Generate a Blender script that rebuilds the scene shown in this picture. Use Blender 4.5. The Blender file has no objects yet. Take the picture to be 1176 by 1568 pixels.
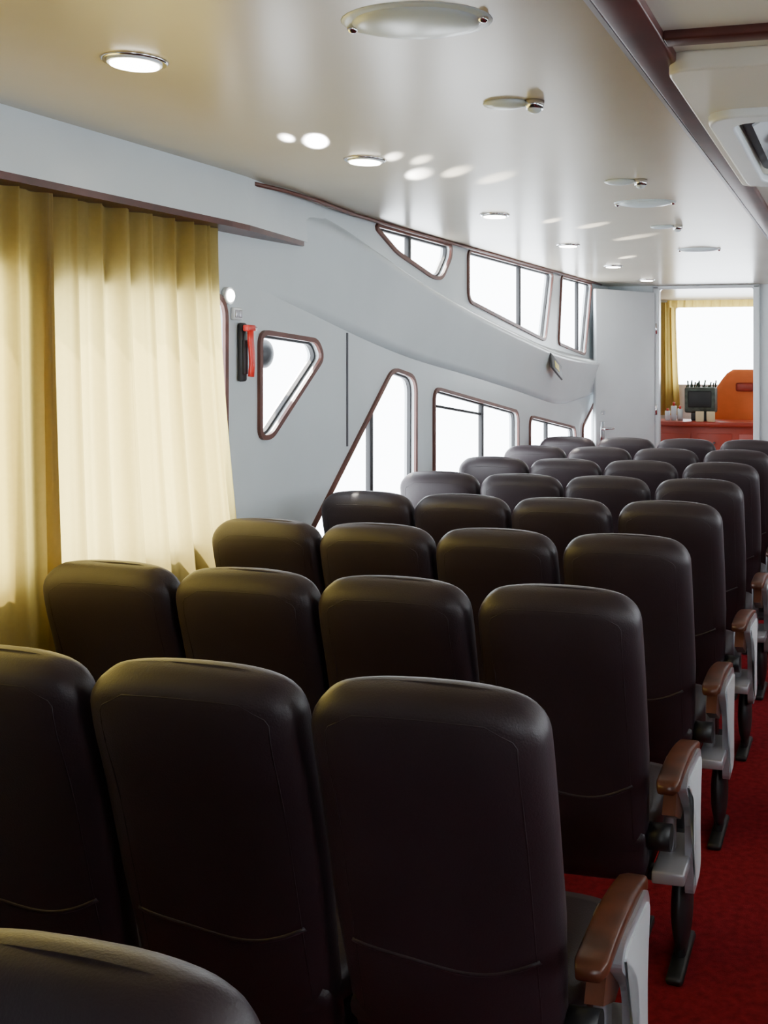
import bpy, bmesh, math, random
from mathutils import Vector, Matrix
random.seed(4)
S=bpy.context.scene
COL=S.collection
# ---------------------------------------------------------------- materials
def mat(name,col,rough=.5,metal=0,bump=0,bscale=200,var=0,vscale=3,emit=None,estr=0,spec=.5,coat=0,sheen=0):
    m=bpy.data.materials.new(name); m.use_nodes=True
    nt=m.node_tree; b=nt.nodes['Principled BSDF']
    b.inputs['Base Color'].default_value=(*col,1); b.inputs['Roughness'].default_value=rough
    b.inputs['Metallic'].default_value=metal
    b.inputs['Specular IOR Level'].default_value=spec
    b.inputs['Coat Weight'].default_value=coat
    if sheen:
        b.inputs['Sheen Weight'].default_value=sheen; b.inputs['Sheen Roughness'].default_value=.5; b.inputs['Sheen Tint'].default_value=(.8,.7,.85,1)
    tc=nt.nodes.new('ShaderNodeTexCoord')
    if var:
        n=nt.nodes.new('ShaderNodeTexNoise'); n.inputs['Scale'].default_value=vscale; n.inputs['Detail'].default_value=4
        nt.links.new(tc.outputs['Object'],n.inputs['Vector'])
        r=nt.nodes.new('ShaderNodeValToRGB')
        r.color_ramp.elements[0].position=.3; r.color_ramp.elements[1].position=.7
        r.color_ramp.elements[0].color=(*[c*(1-var) for c in col],1)
        r.color_ramp.elements[1].color=(*[min(1,c*(1+var)) for c in col],1)
        nt.links.new(n.outputs['Fac'],r.inputs['Fac']); nt.links.new(r.outputs['Color'],b.inputs['Base Color'])
    if bump:
        n=nt.nodes.new('ShaderNodeTexNoise'); n.inputs['Scale'].default_value=bscale; n.inputs['Detail'].default_value=3
        nt.links.new(tc.outputs['Object'],n.inputs['Vector'])
        bp=nt.nodes.new('ShaderNodeBump'); bp.inputs['Strength'].default_value=bump; bp.inputs['Distance'].default_value=.01
        nt.links.new(n.outputs['Fac'],bp.inputs['Height']); nt.links.new(bp.outputs['Normal'],b.inputs['Normal'])
    if emit:
        b.inputs['Emission Color'].default_value=(*emit,1); b.inputs['Emission Strength'].default_value=estr
    return m
M_wall=mat('white_gelcoat_wall',(.61,.665,.69),.25,bump=.05,bscale=3,var=.04,vscale=2)
M_ceil=mat('cream_ceiling_panel',(.53,.475,.37),.26,bump=.06,bscale=2.5,var=.04,vscale=1.5)
M_ceil2=mat('cream_centre_panel',(.64,.61,.52),.35,var=.03)
M_brown=mat('mahogany_trim',(.075,.02,.017),.35,var=.3,vscale=8)
M_frame=mat('red_brown_window_trim',(.12,.04,.028),.4,var=.2,vscale=10)
M_gask=mat('black_rubber',(.02,.02,.022),.6,var=.2)
M_leather=mat('dark_brown_leather',(.0235,.0135,.0175),.45,bump=.10,bscale=260,var=.15,vscale=6,sheen=.05)
M_seam=mat('leather_piping',(.019,.011,.014),.55,var=.1)
M_wood=mat('armrest_wood',(.10,.032,.017),.3,var=.4,vscale=14)
M_alu=mat('painted_aluminium',(.46,.46,.50),.3,metal=.5,var=.05)
M_black=mat('black_plastic',(.015,.015,.017),.45,var=.2)
M_red=mat('red_carpet',(.25,.012,.018),.95,bump=.6,bscale=350,var=.25,vscale=40,spec=.1)
M_white=mat('white_paint',(.68,.72,.75),.35,var=.03)
M_redp=mat('red_plastic',(.65,.03,.02),.35,var=.1)
M_chrome=mat('chrome',(.8,.8,.82),.15,metal=1,var=.03)
M_lens=mat('milky_lens',(.62,.70,.72),.25,var=.03)
M_lamp=mat('lit_lamp_glass',(1,.97,.9),.4,emit=(1,.95,.85),estr=20)
M_orange=mat('orange_upholstery',(.80,.17,.03),.6,var=.15)
M_tab=mat('red_lacquer',(.38,.035,.015),.35,var=.15)
M_cons=mat('console_grey_green',(.06,.075,.06),.5,var=.5,vscale=18)
M_grey=mat('dark_grille',(.10,.10,.12),.5,var=.2)
M_yel=mat('yellow_label',(.6,.5,.1),.5,var=.2)
M_paper=mat('cream_card',(.75,.6,.35),.6,var=.1)
M_leaf=mat('dark_green_leaves',(.03,.05,.03),.6,var=.4,vscale=20)
def curtain_mat(name,col,colt,tr):
    m=bpy.data.materials.new(name); m.use_nodes=True; nt=m.node_tree
    for n in list(nt.nodes): nt.nodes.remove(n)
    o=nt.nodes.new('ShaderNodeOutputMaterial'); mx=nt.nodes.new('ShaderNodeMixShader'); mx.inputs[0].default_value=tr
    d=nt.nodes.new('ShaderNodeBsdfDiffuse'); t=nt.nodes.new('ShaderNodeBsdfTranslucent')
    tc=nt.nodes.new('ShaderNodeTexCoord'); n=nt.nodes.new('ShaderNodeTexNoise'); n.inputs['Scale'].default_value=60
    nt.links.new(tc.outputs['Object'],n.inputs['Vector'])
    for c,s in ((col,d),(colt,t)):
        r=nt.nodes.new('ShaderNodeValToRGB'); r.color_ramp.elements[0].color=(*[q*.88 for q in c],1); r.color_ramp.elements[1].color=(*c,1)
        nt.links.new(n.outputs['Fac'],r.inputs['Fac']); nt.links.new(r.outputs[0],s.inputs[0])
    nt.links.new(d.outputs[0],mx.inputs[1]); nt.links.new(t.outputs[0],mx.inputs[2]); nt.links.new(mx.outputs[0],o.inputs[0])
    return m
M_cur=curtain_mat('yellow_sheer_fabric',(.28,.22,.10),(.82,.64,.20),.55)
M_cur2=curtain_mat('yellow_curtain_fabric',(.34,.26,.10),(.76,.56,.13),.5)
# ---------------------------------------------------------------- helpers
def newobj(name,me,parent=None):
    o=bpy.data.objects.new(name,me); COL.objects.link(o)
    if parent: o.parent=parent
    return o
def empty(name,loc=(0,0,0)):
    e=bpy.data.objects.new(name,None); e.location=loc; e.empty_display_size=.1; COL.objects.link(e); return e
class MB:
    """mesh builder with material slots"""
    def __init__(s): s.bm=bmesh.new(); s.mats=[]
    def mi(s,m):
        if m not in s.mats: s.mats.append(m)
        return s.mats.index(m)
    def box(s,c,size,m,bev=0,rot=None,seg=2):
        r=bmesh.ops.create_cube(s.bm,size=1); vs=r['verts']
        for v in vs: v.co=Vector((v.co.x*size[0],v.co.y*size[1],v.co.z*size[2]))
        fs=set(f for v in vs for f in v.link_faces)
        if bev:
            es=list(set(e for v in vs for e in v.link_edges))
            rr=bmesh.ops.bevel(s.bm,geom=es,offset=bev,segments=seg,profile=.5,affect='EDGES')
            vs=list(set(rr['verts'])|set(v for v in vs if v.is_valid)); 
            fs=set(f for v in vs for f in v.link_faces)
        for f in fs: f.material_index=s.mi(m); f.smooth=bool(bev)
        for v in vs:
            if rot: v.co=rot@v.co
            v.co+=Vector(c)
        return vs
    def cyl(s,c,r,h,m,axis='Z',seg=32,r2=None):
        q=bmesh.ops.create_cone(s.bm,cap_ends=True,segments=seg,radius1=r,radius2=r if r2 is None else r2,depth=h)
        rot={'Z':Matrix.Identity(3),'X':Matrix.Rotation(math.pi/2,3,'Y'),'Y':Matrix.Rotation(math.pi/2,3,'X')}[axis]
        for v in q['verts']: v.co=rot@v.co+Vector(c)
        for f in set(f for v in q['verts'] for f in v.link_faces): f.material_index=s.mi(m); f.smooth=len(f.verts)==4
    def ell(s,c,r,m,seg=24):
        q=bmesh.ops.create_uvsphere(s.bm,u_segments=seg,v_segments=seg//2,radius=1)
        for v in q['verts']: v.co=Vector((v.co.x*r[0],v.co.y*r[1],v.co.z*r[2]))+Vector(c)
        for f in set(f for v in q['verts'] for f in v.link_faces): f.material_index=s.mi(m); f.smooth=True
    def loft(s,loops,m,cap=True,closed=True):
        L=[[s.bm.verts.new(p) for p in lp] for lp in loops]; n=len(L[0]); mi=s.mi(m)
        for a,b in zip(L,L[1:]):
            for i in range(n if closed else n-1):
                j=(i+1)%n
                f=s.bm.faces.new((a[i],a[j],b[j],b[i])); f.material_index=mi; f.smooth=True
        if cap:
            for lp in (L[0][::-1],L[-1]):
                f=s.bm.faces.new(lp); f.material_index=mi; f.smooth=True
    def tube(s,pts,r,m,seg=6):
        loops=[]
        for i,p in enumerate(pts):
            p=Vector(p); a=Vector(pts[max(0,i-1)]); b=Vector(pts[min(len(pts)-1,i+1)])
            d=(b-a).normalized(); u=d.orthogonal().normalized()
            if i==0: pu=u
            u=(pu-d*pu.dot(d)).normalized(); pu=u; w=d.cross(u)
            loops.append([p+r*(math.cos(t)*u+math.sin(t)*w) for t in [2*math.pi*k/seg for k in range(seg)]])
        s.loft(loops,m)
    def prism(s,poly,x0,x1,m,smooth=False,axis='X'):
        """poly of (y,z) extruded along x, or (x,y) extruded along z"""
        mi=s.mi(m)
        f3=(lambda p,x:(x,p[0],p[1])) if axis=='X' else (lambda p,x:(p[0],p[1],x))
        A=[s.bm.verts.new(f3(p,x0)) for p in poly]; B=[s.bm.verts.new(f3(p,x1)) for p in poly]
        fs=[s.bm.faces.new(A[::-1]),s.bm.faces.new(B)]
        n=len(A)
        for i in range(n):
            f=s.bm.faces.new((A[i],A[(i+1)%n],B[(i+1)%n],B[i])); f.smooth=smooth; fs.append(f)
        for f in fs: f.material_index=mi
    def ring(s,outer,inner,z0,z1,m,M):
        """rectangular-section ring following a closed outline"""
        n=len(outer); mi=s.mi(m); V=[]
        for lp,z in ((outer,z0),(outer,z1),(inner,z1),(inner,z0)):
            V.append([s.bm.verts.new(M@Vector((p[0],p[1],z))) for p in lp])
        for q in range(4):
            a=V[q]; b=V[(q+1)%4]
            for i in range(n):
                j=(i+1)%n; f=s.bm.faces.new((a[i],a[j],b[j],b[i])); f.material_index=mi
    def mesh(s,name):
        bmesh.ops.recalc_face_normals(s.bm,faces=s.bm.faces)
        me=bpy.data.meshes.new(name); s.bm.to_mesh(me); s.bm.free()
        for m in s.mats: me.materials.append(m)
        return me
    def obj(s,name,parent=None): return newobj(name,s.mesh(name),parent)
def rounded(poly,r,n=6):
    out=[]; k=len(poly)
    for i,p in enumerate(poly):
        rr=r
        if len(p)>2: rr=p[2]
        P=Vector(p[:2]); A=Vector(poly[i-1][:2]); B=Vector(poly[(i+1)%k][:2])
        if rr<=0: out.append(P); continue
        la=(A-P).length; lb=(B-P).length; d=min(rr,la*.45,lb*.45)
        a=P+(A-P)/la*d; b=P+(B-P)/lb*d
        for j in range(n+1):
            t=j/n; out.append((1-t)**2*a+2*t*(1-t)*P+t*t*b)
    return out
def area(p): return sum(p[i-1][0]*p[i][1]-p[i][0]*p[i-1][1] for i in range(len(p)))/2
def offset(p,d):
    p=[Vector(q) for q in p]; s=1 if area(p)>0 else -1; out=[]; n=len(p)
    for i in range(n):
        t=(p[(i+1)%n]-p[i-1]).normalized(); nn=Vector((t.y,-t.x))*s
        out.append(p[i]+nn*d)
    return out
def plate(name,loops,thick,m,matrix,parent=None,bevel=0):
    cu=bpy.data.curves.new(name,'CURVE'); cu.dimensions='2D'; cu.fill_mode='BOTH'; cu.extrude=thick/2; cu.bevel_depth=bevel; cu.bevel_resolution=2
    for lp in loops:
        sp=cu.splines.new('POLY'); sp.points.add(len(lp)-1)
        for q,p in zip(sp.points,lp): q.co=(p[0],p[1],0,1)
        sp.use_cyclic_u=True
    t=bpy.data.objects.new('tmp',cu); COL.objects.link(t)
    dg=bpy.context.evaluated_depsgraph_get(); me=bpy.data.meshes.new_from_object(t.evaluated_get(dg))
    bpy.data.objects.remove(t); me.name=name; me.materials.clear(); me.materials.append(m)
    me.transform(matrix)
    return newobj(name,me,parent)
def side_mat(x): return Matrix(((0,0,1,x),(1,0,0,0),(0,1,0,0),(0,0,0,1)))
def front_mat(y): return Matrix(((1,0,0,0),(0,0,1,y),(0,1,0,0),(0,0,0,1)))
XW=-2.45; CH=2.43; YB=-2.6; YF=10.3
# ---------------------------------------------------------------- shell
mb=MB(); mb.box((0,(YB+13.4)/2,-.05),(5.4,13.4-YB,.1),M_red); mb.obj('floor')
mb=MB(); mb.box((-1.47,(YB+YF)/2,CH+.03),(2.06,YF-YB,.06),M_ceil); mb.box((1.47,(YB+YF)/2,CH+.03),(2.06,YF-YB,.06),M_ceil)
mb.box((0,(YB+YF)/2,2.37),(.74,YF-YB,.06),M_ceil2)
mb.box((0,(13.4+YF)/2,CH+.03),(5.4,13.4-YF,.06),M_ceil); mb.obj('ceiling')
LW={ # polygons (y,z[,radius])
'1':[(1.2,1.05),(2.62,1.05),(2.62,1.98),(1.2,1.98)],
'2':[(2.74,1.02),(3.69,1.02),(3.69,1.96),(2.74,1.96)],
'3':[(3.954,1.385,.04),(4.03,1.385,.05),(4.47,1.72,.08),(4.42,1.79,.06),(3.954,1.82,.05)],
'4':[(4.36,.70,.04),(5.537,.70,.04),(5.545,1.60,.09),(5.25,1.65,.07),(4.36,.90,.04)],
'5':[(5.824,.85,.05),(7.396,.85,.05),(7.396,1.31,.07),(5.824,1.53,.08)],
'6':[(7.70,.82,.05),(9.02,.82,.05),(9.02,1.085,.07),(7.70,1.26,.08)],
'7':[(9.3,.9,.04),(9.85,.9,.04),(9.85,1.28,.05),(9.72,1.28,.05),(9.3,1.08,.04)],
'8':[(5.04,2.405,.04),(5.3,2.30,.05),(5.80,2.20,.1),(5.93,2.20,.06),(6.07,2.34,.04),(6.08,2.405,.04)],
'9':[(6.387,2.09,.07),(8.10,1.86,.06),(8.31,2.405,.05),(6.387,2.405,.05)],
'10':[(8.5,1.84,.05),(9.36,1.75,.05),(9.60,2.405,.05),(8.59,2.405,.05)],
}
WP={k:rounded(v,.09) for k,v in LW.items()}
outer=[(YB,0),(YF,0),(YF,CH),(YB,CH)]
plate('wall_left',[outer]+list(WP.values()),.06,M_wall,side_mat(XW-.03))
RW={'11':[(0.3,1.05),(1.6,1.05),(1.6,1.9),(.3,1.9)],'12':[(2.4,1.05),(3.6,1.05),(3.6,1.9),(2.4,1.9)],
'13':[(4.5,.95),(5.9,.95),(5.9,1.7),(4.5,1.85)],'14':[(6.3,.95),(7.9,.95),(7.9,1.5),(6.3,1.65)],
'15':[(6.387,2.09),(8.10,1.86),(8.31,2.405),(6.387,2.405)]}
RP={k:rounded(v,.08) for k,v in RW.items()}
plate('wall_right',[outer]+list(RP.values()),.06,M_wall,side_mat(-XW+.03))
def window(n,p,x,sgn,mull=()):
    e=empty('window_'+n)
    a,b=(0,.014) if sgn>0 else (-.014,0)
    m=MB(); m.ring(offset(p,.018),offset(p,-.004),x+a,x+b,M_frame,side_mat(0)); m.obj('trim_ring',e)
    c=x-sgn*.03
    m=MB(); m.ring(offset(p,.003),offset(p,-.012),c-.01,c+.01,M_gask,side_mat(0)); m.obj('rubber_gasket',e)
    for t in mull:
        zs=[]
        for i in range(len(p)):
            a=p[i-1]; b=p[i]
            if (a[0]-t)*(b[0]-t)<=0 and a[0]!=b[0]: zs.append(a[1]+(b[1]-a[1])*(t-a[0])/(b[0]-a[0]))
        m=MB(); m.box((x-sgn*.03,t,(min(zs)+max(zs))/2),(.03,.035,max(zs)-min(zs)),M_gask,bev=.004); m.obj('mullion',e)
    return e
mul={'1':(1.8,),'4':(5.04,),'5':(6.713,),'6':(8.23,),'8':(5.52,),'9':(7.52,),'10':(9.2,)}
for k,p in WP.items(): window(k,p,XW,1,mul.get(k,()))
for k,p in RP.items(): window(k,p,-XW,-1)
m=MB(); m.box((XW-.035,6.27,1.385),(.02,.88,.016),M_gask,bev=.003,rot=Matrix.Rotation(-.115,3,'X')) 
o=m.obj('sash_rail',bpy.data.objects['window_5'])
# bulkheads
door=[(-1.92,0.02),(-.99,0.02),(-.99,2.395),(-1.92,2.395)]
plate('wall_front',[[(-2.51,0),(2.51,0),(2.51,CH+.03),(-2.51,CH+.03)],rounded(door,.03)],.06,M_wall,front_mat(YF+.03))
rear=[rounded([(1.0,1.0),(2.1,1.0),(2.1,2.0),(1.0,2.0)],.08)]
plate('wall_rear',[[(-2.51,0),(2.51,0),(2.51,CH+.03),(-2.51,CH+.03)]]+rear,.06,M_wall,front_mat(YB-.03))
# wheelhouse
WPx=rounded([(-2.22,1.38),(-.7,1.38),(-.7,2.34),(-2.22,2.34)],.06)
WPy=rounded([(-.4,1.38),(1.0,1.38),(1.0,2.30),(-.4,2.30)],.06)
plate('wall_wheelhouse_front',[[(-2.6,0),(2.6,0),(2.6,CH+.03),(-2.6,CH+.03)],WPx,WPy],.06,M_wall,front_mat(13.0))
mb=MB(); mb.box((-2.55,11.7,1.2),(.06,2.65,2.46),M_ceil2); mb.obj('wall_wheelhouse_left')
mb=MB(); mb.box((2.55,11.7,1.2),(.06,2.65,2.46),M_ceil2); mb.obj('wall_wheelhouse_right')
# door
d=empty('door_1',(-1.92,YF-.02,0)); 
m=MB()
for x in (-1.95,-.96): m.box((x+1.92,-.0,1.21),(.06,.05,2.42),M_white,bev=.006)
m.box((.465,0,2.412),(1.05,.05,.03),M_white,bev=.006); m.box((.465,.02,.012),(1.0,.1,.024),M_alu); m.obj('door_frame',d)
m=MB(); m.box((-.42,0,1.19),(.84,.04,2.34),M_white,bev=.008)
m.box((-.77,-.03,1.02),(.05,.02,.2),M_chrome,bev=.005); m.cyl((-.77,-.05,1.05),.012,.05,M_chrome,'Y'); m.box((-.72,-.075,1.05),(.13,.02,.022),M_chrome,bev=.006)
m.cyl((-.77,-.045,1.2),.02,.02,M_chrome,'Y')
for z in (.4,1.2,2.0): m.cyl((0,-.03,z),.012,.1,M_chrome)
leaf=m.obj('door_leaf',d); leaf.location=(-.05,-.04,0); leaf.rotation_euler=(0,0,math.radians(60))
# swoosh band moulding on left wall
Lp=[(3.45,2.06),(3.75,2.02),(4.18,1.96),(4.73,1.844),(5.2,1.755),(5.63,1.69),(6.4,1.60),(7.38,1.47),(8.0,1.38),(8.5,1.31),(9.2,1.34),(10.3,1.40)]
Up=[(3.45,2.43),(3.81,2.43),(4.13,2.42),(4.62,2.38),(5.15,2.25),(5.71,2.14),(6.39,2.03),(7.2,1.92),(8.07,1.81),(8.9,1.75),(9.62,1.71),(10.3,1.69)]
def interp(tab,y):
    for a,b in zip(tab,tab[1:]):
        if a[0]<=y<=b[0]:
            t=(y-a[0])/(b[0]-a[0]); return a[1]+(b[1]-a[1])*t
    return tab[-1][1]
def smooth(tab,y): return sum(interp(tab,min(10.3,max(3.45,y+o))) for o in (-.3,-.2,-.1,0,.1,.2,.3))/7
def sst(x): x=min(1,max(0,x)); return x*x*(3-2*x)
loops=[]
for i in range(100):
    y=3.78+(10.29-3.78)*i/99
    l=smooth(Lp,y); u=smooth(Up,y); g=sst((y-3.78)/1.3)
    lp=[]
    for j in range(21):
        t=j/20
        bul=.12*(.22*sst(t/.05)+.78*t**1.1)*(1-sst((t-.84)/.16))
        lp.append((XW-.002+g*bul,y,l+(u-l)*t))
    loops.append(lp)
m=MB(); m.loft(loops,M_wall,cap=False,closed=False); m.obj('trim_side_moulding')
# wall seam strip
m=MB(); m.box((XW+.003,4.73,1.56),(.008,.008,.56),M_grey); m.obj('trim_1')
# pelmet + rail
m=MB(); m.prism([(XW,YB),(XW+.12,YB),(XW+.12,3.55),(XW+.115,3.68),(XW+.06,4.05),(XW+.004,4.5),(XW,4.5)],2.24,2.43,M_wall,axis='Z'); m.obj('trim_curtain_pelmet')
m=MB(); m.prism([(XW,YB),(XW+.135,YB),(XW+.135,3.55),(XW+.128,3.68),(XW+.07,4.06),(XW+.04,4.25),(XW,4.27)],2.217,2.239,M_brown,axis='Z'); m.obj('trim_curtain_rail')
m=MB(); m.tube([(XW+.10,3.75,2.415),(XW+.115,3.95,2.418),(XW+.10,4.25,2.42),(XW+.05,4.7,2.42),(XW+.03,5.4,2.42),(XW+.03,6.2,2.42),(XW+.03,9.9,2.42)],.010,M_frame); m.obj('trim_2')
# beams
for sx in (-1,1):
    m=MB(); m.box((sx*.40,(YB+YF)/2,2.375),(.08,YF-YB,.11),M_brown,bev=.006); m.box((sx*.444,(YB+YF)/2,2.325),(.010,YF-YB,.010),M_alu)
    m.obj('trim_ceiling_beam_'+('left' if sx<0 else 'right'))
for i,y in enumerate((-.5,1.99,4.4,6.8,9.2)):
    m=MB(); m.box((0,y,2.332),(.72,.05,.02),M_brown,bev=.004); m.obj('trim_%d'%(i+3))
# AC cassette
def cassette(y):
    e=empty('ceiling_air_conditioner',(0,y,2.34))
    o=rounded([(-.375,-.86),(.375,-.86),(.375,.62),(-.375,.62)],.05); i_=rounded([(-.30,-.48),(.30,-.48),(.30,.48),(-.30,.48)],.08)
    plate('surround_panel',[o,i_],.03,M_ceil2,Matrix.Translation((0,0,-.02)),e,bevel=.006)
    o=rounded([(-.345,-.51),(.345,-.51),(.345,.51),(-.345,.51)],.09); i_=rounded([(-.30,-.455),(.30,-.455),(.30,.455),(-.30,.455)],.08)
    plate('housing',[o,i_],.012,M_white,Matrix.Translation((0,0,-.048)),e,bevel=.008)
    m=MB(); m.box((0,0,-.008),(.62,.93,.012),M_grey)
    m.box((0,0,-.022),(.34,.58,.02),M_ceil2,bev=.008)
    for k in range(6): m.box((0,-.25+.1*k,-.034),(.28,.02,.008),M_grey)
    for sx in (-1,1): m.box((sx*.235,0,-.03),(.05,.66,.006),M_white,rot=Matrix.Rotation(.5*sx,3,'Y'))
    m.ell((-.17,.05,-.045),(.04,.10,.03),M_black); m.ell((-.2,-.12,-.035),(.03,.05,.02),M_grey); m.obj('grille',e)
cassette(2.97); cassette(7.8)
# ---------------------------------------------------------------- curtains
def curtain(name,y0t,y1t,y0b,y1b,x,z0,z1,pleat,m,amp=.028,ph=0,axis='Y'):
    N=260; K=26; mbb=MB(); loops=[]
    for k in range(K+1):
        v=k/K; z=z1+(z0-z1)*v; e=v**1.6; a=y0t+(y0b-y0t)*e; b=y1t+(y1b-y1t)*e; lp=[]
        for i in range(N+1):
            u=i/N; w=u*(y1t-y0t)/pleat*2*math.pi+ph+.6*math.sin(u*7+ph)
            s1=math.sin(w); s1=math.copysign(abs(s1)**.75,s1)
            dd=amp*(.75+.25*v)*(s1*(.75+.25*math.sin(u*17+1))+.3*math.sin(w*2.3+1+v*.8)*(1-v*.5))
            yy=a+(b-a)*u+.010*math.cos(w)*(1-v*.5)
            lp.append((x+dd,yy,z) if axis=='Y' else (yy,x+dd,z))
        loops.append(lp)
    mbb.loft(loops,m,cap=False,closed=False); return mbb.obj(name)
curtain('window_curtain',2.66,3.57,2.70,3.80,XW+.055,.62,2.222,.115,M_cur,.034)
curtain('window_curtain',1.0,2.70,1.0,2.77,XW+.060,.55,2.222,.13,M_cur2,.032,1)
# ---------------------------------------------------------------- seats
def seat_mesh(name,arm):
    mb=MB()
    Ltop=Vector((0,0,1.125)); Lbot=Vector((0,.20,.30)); ax=(Ltop-Lbot); L=ax.length; ax.normalize()
    nrm=Vector((0,-ax.z,ax.y))
    CR=.019
    def ab(d):
        v=1-d/L
        W=.220-.004*max(0,(v-.7)/.3)-.018*max(0,(.45-v)/.45)
        B=.050+.016*math.exp(-((d-.12)/.10)**2)
        ra,rb=.076,.048
        if d<ra: W=W-ra+math.sqrt(max(0,ra*ra-(ra-d)**2))
        if d<rb: B=B-rb+math.sqrt(max(0,rb*rb-(rb-d)**2))
        db=L-d
        if db<.05: B-=.03*(1-db/.05)**2; W-=.02*(1-db/.05)**2
        return W,B
    def arch(x,d): return -CR*(abs(x)/.22)**2.2*math.exp(-d/.18)
    ds=[0,.001,.003,.006,.011,.018,.027,.04,.055,.07,.085,.11,.15,.2,.26,.33,.40,.47,.54,.6,.68,.76,.80,.83,L]
    n=44; E=3.4; loops=[]
    def surf(d,x,side=1):
        W,B=ab(d); q=min(1,abs(x)/W); y=B*(1-q**E)**(1/E)
        return Ltop-ax*d+Vector((x,0,0))+nrm*(y*side)+Vector((0,0,arch(x,d)))
    for d in ds[::-1]:
        W,B=ab(d); lp=[]
        for k in range(n):
            t=2*math.pi*k/n; c=math.cos(t); s_=math.sin(t)
            x=W*math.copysign(abs(c)**(2/E),c); y=B*math.copysign(abs(s_)**(2/E),s_)
            p=Ltop-ax*d+Vector((x,0,0))+nrm*y; p.z+=arch(x,d)
            lp.append(p)
        loops.append(lp)
    mb.loft(loops,M_leather)
    pts=[]
    for d in [.70,.6,.5,.4,.3,.2,.14,.10,.075]: pts.append(surf(d,.174)-nrm*.001) 
    for x in (.167,.154,.12,.08,.04,0,-.04,-.08,-.12,-.154,-.167): pts.append(surf(.040+max(0,abs(x)-.12)*.5,x)-nrm*.001)
    for d in [.075,.10,.14,.2,.3,.4,.5,.6,.70]: pts.append(surf(d,-.174)-nrm*.001)
    mb.tube(pts,.0018,M_seam,5)
    mb.tube([surf(.575+.03*(x/.17)**2*-1+.008*math.sin(x*20),x)-nrm*.003 for x in [-.18+.02*i for i in range(19)]],.006,M_leather,8)
    loops=[]; cz=.43
    for q in range(15):
        u=q/14; y=.13+.46*u; r=min(1,math.sin(math.pi*min(1,max(0.0,u)))**.25) if 0<u<1 else .55
        a=.214*(.9+.1*r); b=.068*r; lp=[]
        for k in range(28):
            t=2*math.pi*k/28; c=math.cos(t); s_=math.sin(t)
            lp.append((a*math.copysign(abs(c)**.5,c),y,cz-.02*math.sin(math.pi*u)+b*math.copysign(abs(s_)**.6,s_)))
        loops.append(lp)
    mb.loft(loops,M_leather)
    mb.box((0,.38,.325),(.40,.34,.07),M_black,bev=.012)
    mb.box((0,.24,.30),(.44,.035,.035),M_black,bev=.004); mb.box((0,.48,.30),(.44,.035,.035),M_black,bev=.004)
    for x in (-.13,.13):
        mb.box((x,.36,.18),(.04,.09,.33),M_black,bev=.008); mb.box((x,.36,.012),(.06,.34,.024),M_black,bev=.006)
    if arm:
        x0=.292; dz=-.080
        prof=rounded([(.13,.655+dz,.03),(.17,.69+dz,.04),(.40,.675+dz,.05),(.425,.64+dz,.04),(.39,.50+dz,.1),(.40,.35+dz,.04),(.36,.31+dz,.03),(.26,.31+dz,.03),(.26,.42+dz,.05),(.26,.54+dz,.06)],.03,5)
        mb.prism(prof,x0,x0+.024,M_alu)
        mb.prism(offset(prof,-.022),x0+.024,x0+.029,M_white)
        loops=[]
        for q in range(17):
            u=q/16; y=.04+.43*u; z=.70+dz+.012*math.sin(u*math.pi*1.0)-.035*u*u; r=1 if 0<q<16 else .75
            lp=[]
            for k in range(24):
                t=2*math.pi*k/24; c=math.cos(t); s_=math.sin(t)
                lp.append((.278+.031*r*math.copysign(abs(c)**.35,c),y,z-.01+.016*r*math.copysign(abs(s_)**.4,s_)))
            loops.append(lp)
        mb.loft(loops,M_wood)
        mb.prism([(.10,.60+dz),(.14,.67+dz),(.38,.655+dz),(.38,.58+dz),(.2,.55+dz)],.256,.291,M_wood)
        mb.box((.262,.28,.325),(.09,.25,.035),M_alu,bev=.006)
        mb.box((.245,.30,.46),(.03,.05,.27),M_alu,bev=.008)
        mb.cyl((.24,.17,.43),.035,.06,M_black,'X')
        mb.ell((.27,.36,.16),(.030,.09,.13),M_black); mb.box((.268,.36,.10),(.03,.08,.2),M_black,bev=.012); mb.box((.268,.35,.012),(.05,.26,.024),M_black,bev=.01)
    return mb.mesh(name)
ME=seat_mesh('seat',False); MEA=seat_mesh('seat_aisle',True)
Y0=1.78; P=.826
for n in range(-1,8):
    for side in (-1,1):
        for k in range(4):
            o=newobj('passenger_seat',MEA if k==0 else ME)
            sp=[0,.462,.91,1.355]
            dx=.755+sp[k]; dy=0; sc=1
            if n==0: dx=.765+[0,.485,.955,1.36][k]; sc=1.06 if k<2 else (1.03 if k==2 else .93)
            if n==-1: dx+=.025; dy=-.07
            if n==-1 and k==3: dx-=.04
            o.location=(side*dx,Y0+P*n+dy+random.uniform(-.006,.006),0)
            o.scale=(-sc if side>0 else sc,1,1)
            o.rotation_euler=(0,0,math.radians(random.uniform(-.7,.7)))
# ---------------------------------------------------------------- ceiling fittings
def downlight(x,y,r=.055,lit=True):
    m=MB(); m.cyl((0,0,-.003),r*1.3,.006,M_chrome,r2=r*1.4); m.cyl((0,0,-.007),r*1.12,.006,M_white)
    m.cyl((0,0,-.011),r,.006,M_lamp if lit else M_lens); o=m.obj('ceiling_downlight'); o.location=(x,y,CH); return o
for (x,y) in ((-1.68,2.17),(-1.72,3.46),(-1.76,4.96),(-1.78,6.4),(-1.85,7.96),(-1.88,9.45)): downlight(x,y)
for y in (2.17,4.96,7.96): downlight(1.75,y)
def dome(x,y,rx,ry):
    m=MB(); m.ell((0,0,0),(rx,ry,.009),M_lens,32); m.ell((0,0,-.003),(rx*.86,ry*.86,.018),M_lens,32)
    for sx in (-1,1): m.ell((sx*rx*.9,0,-.006),(.012,.012,.010),M_chrome,12)
    o=m.obj('ceiling_dome_lamp'); o.location=(x,y,CH)
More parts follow.
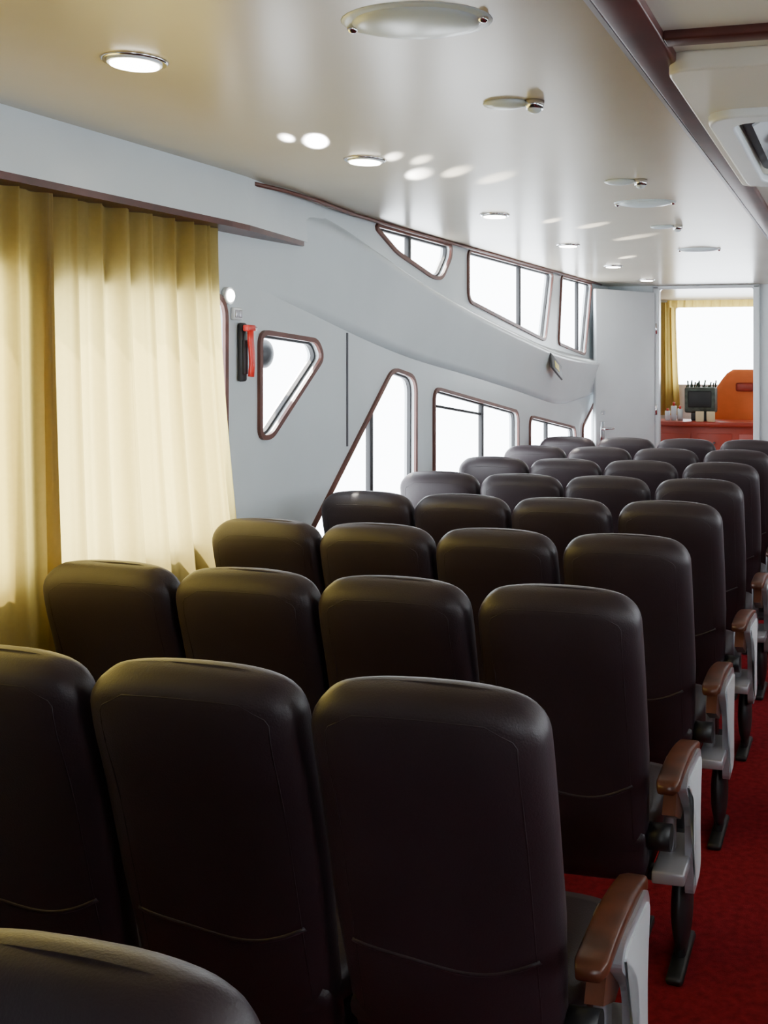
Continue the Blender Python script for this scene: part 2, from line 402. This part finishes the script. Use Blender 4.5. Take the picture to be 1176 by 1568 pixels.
dome(-.905,2.06,.165,.12); dome(-.95,4.73,.145,.10); dome(-1.015,6.86,.145,.10)
def spot(x,y):
    m=MB(); m.ell((-.03,0,-.004),(.065,.045,.014),M_lens); m.cyl((.055,0,-.012),.024,.024,M_chrome,r2=.028); m.ell((.055,0,-.026),(.02,.02,.010),M_lens,12)
    o=m.obj('ceiling_reading_light'); o.location=(x,y,CH)
spot(-.925,2.78); spot(-.90,4.12); spot(-1.0,5.6)
# ---------------------------------------------------------------- wall fittings
e=empty('emergency_hammer',(XW+.012,3.81,1.74))
m=MB(); m.box((0,-.004,0),(.02,.05,.24),M_black,bev=.01); m.box((.012,-.004,-.02),(.012,.03,.14),M_gask,bev=.004); m.obj('bracket',e)
m=MB(); m.tube([(.030,.012,-.10),(.032,.018,-.05),(.032,.014,.0),(.032,.006,.05),(.032,.004,.09)],.013,M_redp,10)
m.box((.030,.0,.098),(.03,.055,.026),M_redp,bev=.006); m.cyl((.030,.033,.098),.009,.02,M_chrome,'Y'); m.obj('hammer',e)
m=MB(); m.cyl((XW+.01,3.71,1.965),.034,.02,M_white,'X'); m.ell((XW+.02,3.71,1.965),(.012,.026,.026),M_lamp); m.obj('wall_lamp')
m=MB(); m.box((XW+.008,3.77,1.895),(.016,.06,.05),M_white,bev=.004); m.box((XW+.018,3.76,1.895),(.006,.02,.03),M_alu,bev=.002); m.box((XW+.018,3.785,1.895),(.006,.02,.03),M_alu,bev=.002); m.obj('light_switch')
m=MB(); m.ell((XW-.13,4.20,1.735),(.03,.065,.065),M_black); m.tube([(XW-.13,4.20,1.72),(XW-.10,4.04,1.71),(XW-.055,3.935,1.71)],.009,M_black); m.obj('outside_mirror')
m=MB(); R=Matrix.Rotation(math.radians(-14),3,'Y')@Matrix.Rotation(math.radians(-28),3,'X'); m.box((0,0,0),(.016,.24,.13),M_black,bev=.003,rot=R)
vs=m.box((0,0,0),(.022,.09,.06),M_yel,rot=R); o=m.obj('safety_sign'); o.location=(XW+.125,8.0,1.645)
# ---------------------------------------------------------------- wheelhouse contents
m=MB(); m.box((-1.5,11.45,1.0),(1.5,.50,.05),M_tab,bev=.01); m.box((-1.5,11.47,.5),(1.4,.4,.96),M_tab,bev=.01)
for x in (-1.95,-1.5,-1.05): m.box((x,11.265,.55),(.38,.02,.7),M_tab,bev=.008); m.cyl((x,11.24,.8),.012,.03,M_chrome,'Y')
m.obj('red_chart_table')
m=MB(); m.box((-1.68,11.5,1.25),(.34,.2,.28),M_cons,bev=.02)
m.box((-1.68,11.395,1.26),(.26,.012,.18),M_black,bev=.01)
m.box((-1.68,11.5,1.07),(.2,.16,.09),M_black,bev=.01)
for i in range(16):
    x=-1.84+.021*i; m.tube([(x,11.51,1.37),(x+random.uniform(-.02,.02),11.51,1.40+random.uniform(0,.07))],.009,M_leaf,5)
m.obj('radio_console')
for x,h in ((-1.90,.16),(-1.97,.2),(-2.04,.13)):
    m=MB(); m.cyl((0,0,h*.4),.03,h*.8,M_white); m.cyl((0,0,h*.9),.012,h*.2,M_redp); o=m.obj('bottle'); o.location=(x,11.42,1.025)
for x in (-1.66,-1.54):
    m=MB(); m.box((0,0,.055),(.09,.012,.11),M_paper,bev=.003); m.box((0,.02,.01),(.08,.05,.02),M_white,bev=.003); o=m.obj('desk_card'); o.location=(x,11.26,1.025)
e=empty('orange_helm_chair',(-1.33,12.2,0))
m=MB(); loops=[]
for q in range(19):
    v=q/18; z=.80+.78*v; a=.34*(1-max(0,v-.45)**2*1.6)*(1 if v<1 else .85); b=.06*(1 if 0<v<1 else .5)
    loops.append([(a*math.copysign(abs(math.cos(t))**.6,math.cos(t))+.09*v*v,-.12-.06*v+b*math.copysign(abs(math.sin(t))**.6,math.sin(t)),z) for t in [2*math.pi*k/24 for k in range(24)]])
m.loft(loops,M_orange); m.box((0,.1,.77),(.55,.46,.12),M_orange,bev=.04); m.box((.08,-.235,1.38),(.2,.02,.10),M_tab,bev=.02)
for sx in (-1,1): m.box((sx*.30,.05,.95),(.06,.36,.05),M_black,bev=.02); m.box((sx*.30,.05,.85),(.03,.05,.2),M_black,bev=.008)
m.cyl((0,.1,.38),.04,.72,M_chrome); m.cyl((0,.1,.015),.22,.03,M_black); m.obj('chair_body',e)
curtain('wheelhouse_curtain',-2.42,-2.20,-2.45,-2.14,12.88,1.0,2.40,.07,M_cur2,.02,0,'X')
curtain('wheelhouse_curtain',-2.3,-.6,-2.3,-.6,12.80,2.33,2.42,.11,M_cur2,.02,0,'X')
curtain('wheelhouse_curtain',-.66,-.3,-.66,-.3,12.88,1.0,2.40,.09,M_cur2,.02,0,'X')
# ---------------------------------------------------------------- light
w=bpy.data.worlds.new('sky'); S.world=w; w.use_nodes=True
bg=w.node_tree.nodes['Background']; bg.inputs[0].default_value=(.88,.94,1,1); bg.inputs[1].default_value=13.5
sun=bpy.data.lights.new('sun','SUN'); sun.energy=12; sun.angle=math.radians(2); sun.color=(1,.93,.8)
so=bpy.data.objects.new('sun',sun); COL.objects.link(so)
so.rotation_euler=Vector((-.62,.25,1.15)).to_track_quat('Z','Y').to_euler()
# spot lamps added inside the cabin to imitate reflected sun on the ceiling
for (tx,ty,en,an) in ((-1.80,3.06,900,2.4),(-1.74,3.14,600,4),(-1.60,3.44,1200,3),(-1.53,3.52,1400,3.2),(-1.66,3.80,1200,5),(-1.50,3.78,1500,4.5),(-1.40,3.95,1200,5),(-1.55,5.25,1600,4),(-1.40,5.5,1500,5),(-1.30,6.1,1200,6),(-1.6,7.3,1500,5)):
    l=bpy.data.lights.new('glint_spot','SPOT'); l.energy=en; l.spot_size=math.radians(an); l.spot_blend=1; l.shadow_soft_size=.01; l.color=(1,.97,.9)
    lo=bpy.data.objects.new('glint_spot',l); COL.objects.link(lo)
    src=Vector((XW+.18,ty+1.0,2.02)); lo.location=src
    lo.rotation_euler=(src-Vector((tx,ty,CH))).to_track_quat('Z','Y').to_euler()
# ---------------------------------------------------------------- camera
cam=bpy.data.cameras.new('camera'); co=bpy.data.objects.new('camera',cam); COL.objects.link(co)
cam.sensor_fit='VERTICAL'; cam.sensor_height=24; cam.lens=1750/1706*24
cam.shift_x=-353/1706; cam.shift_y=-258/1706; cam.clip_start=.05
co.location=(0,0,1.72); co.rotation_euler=(math.pi/2,0,math.atan(.25))
S.camera=co
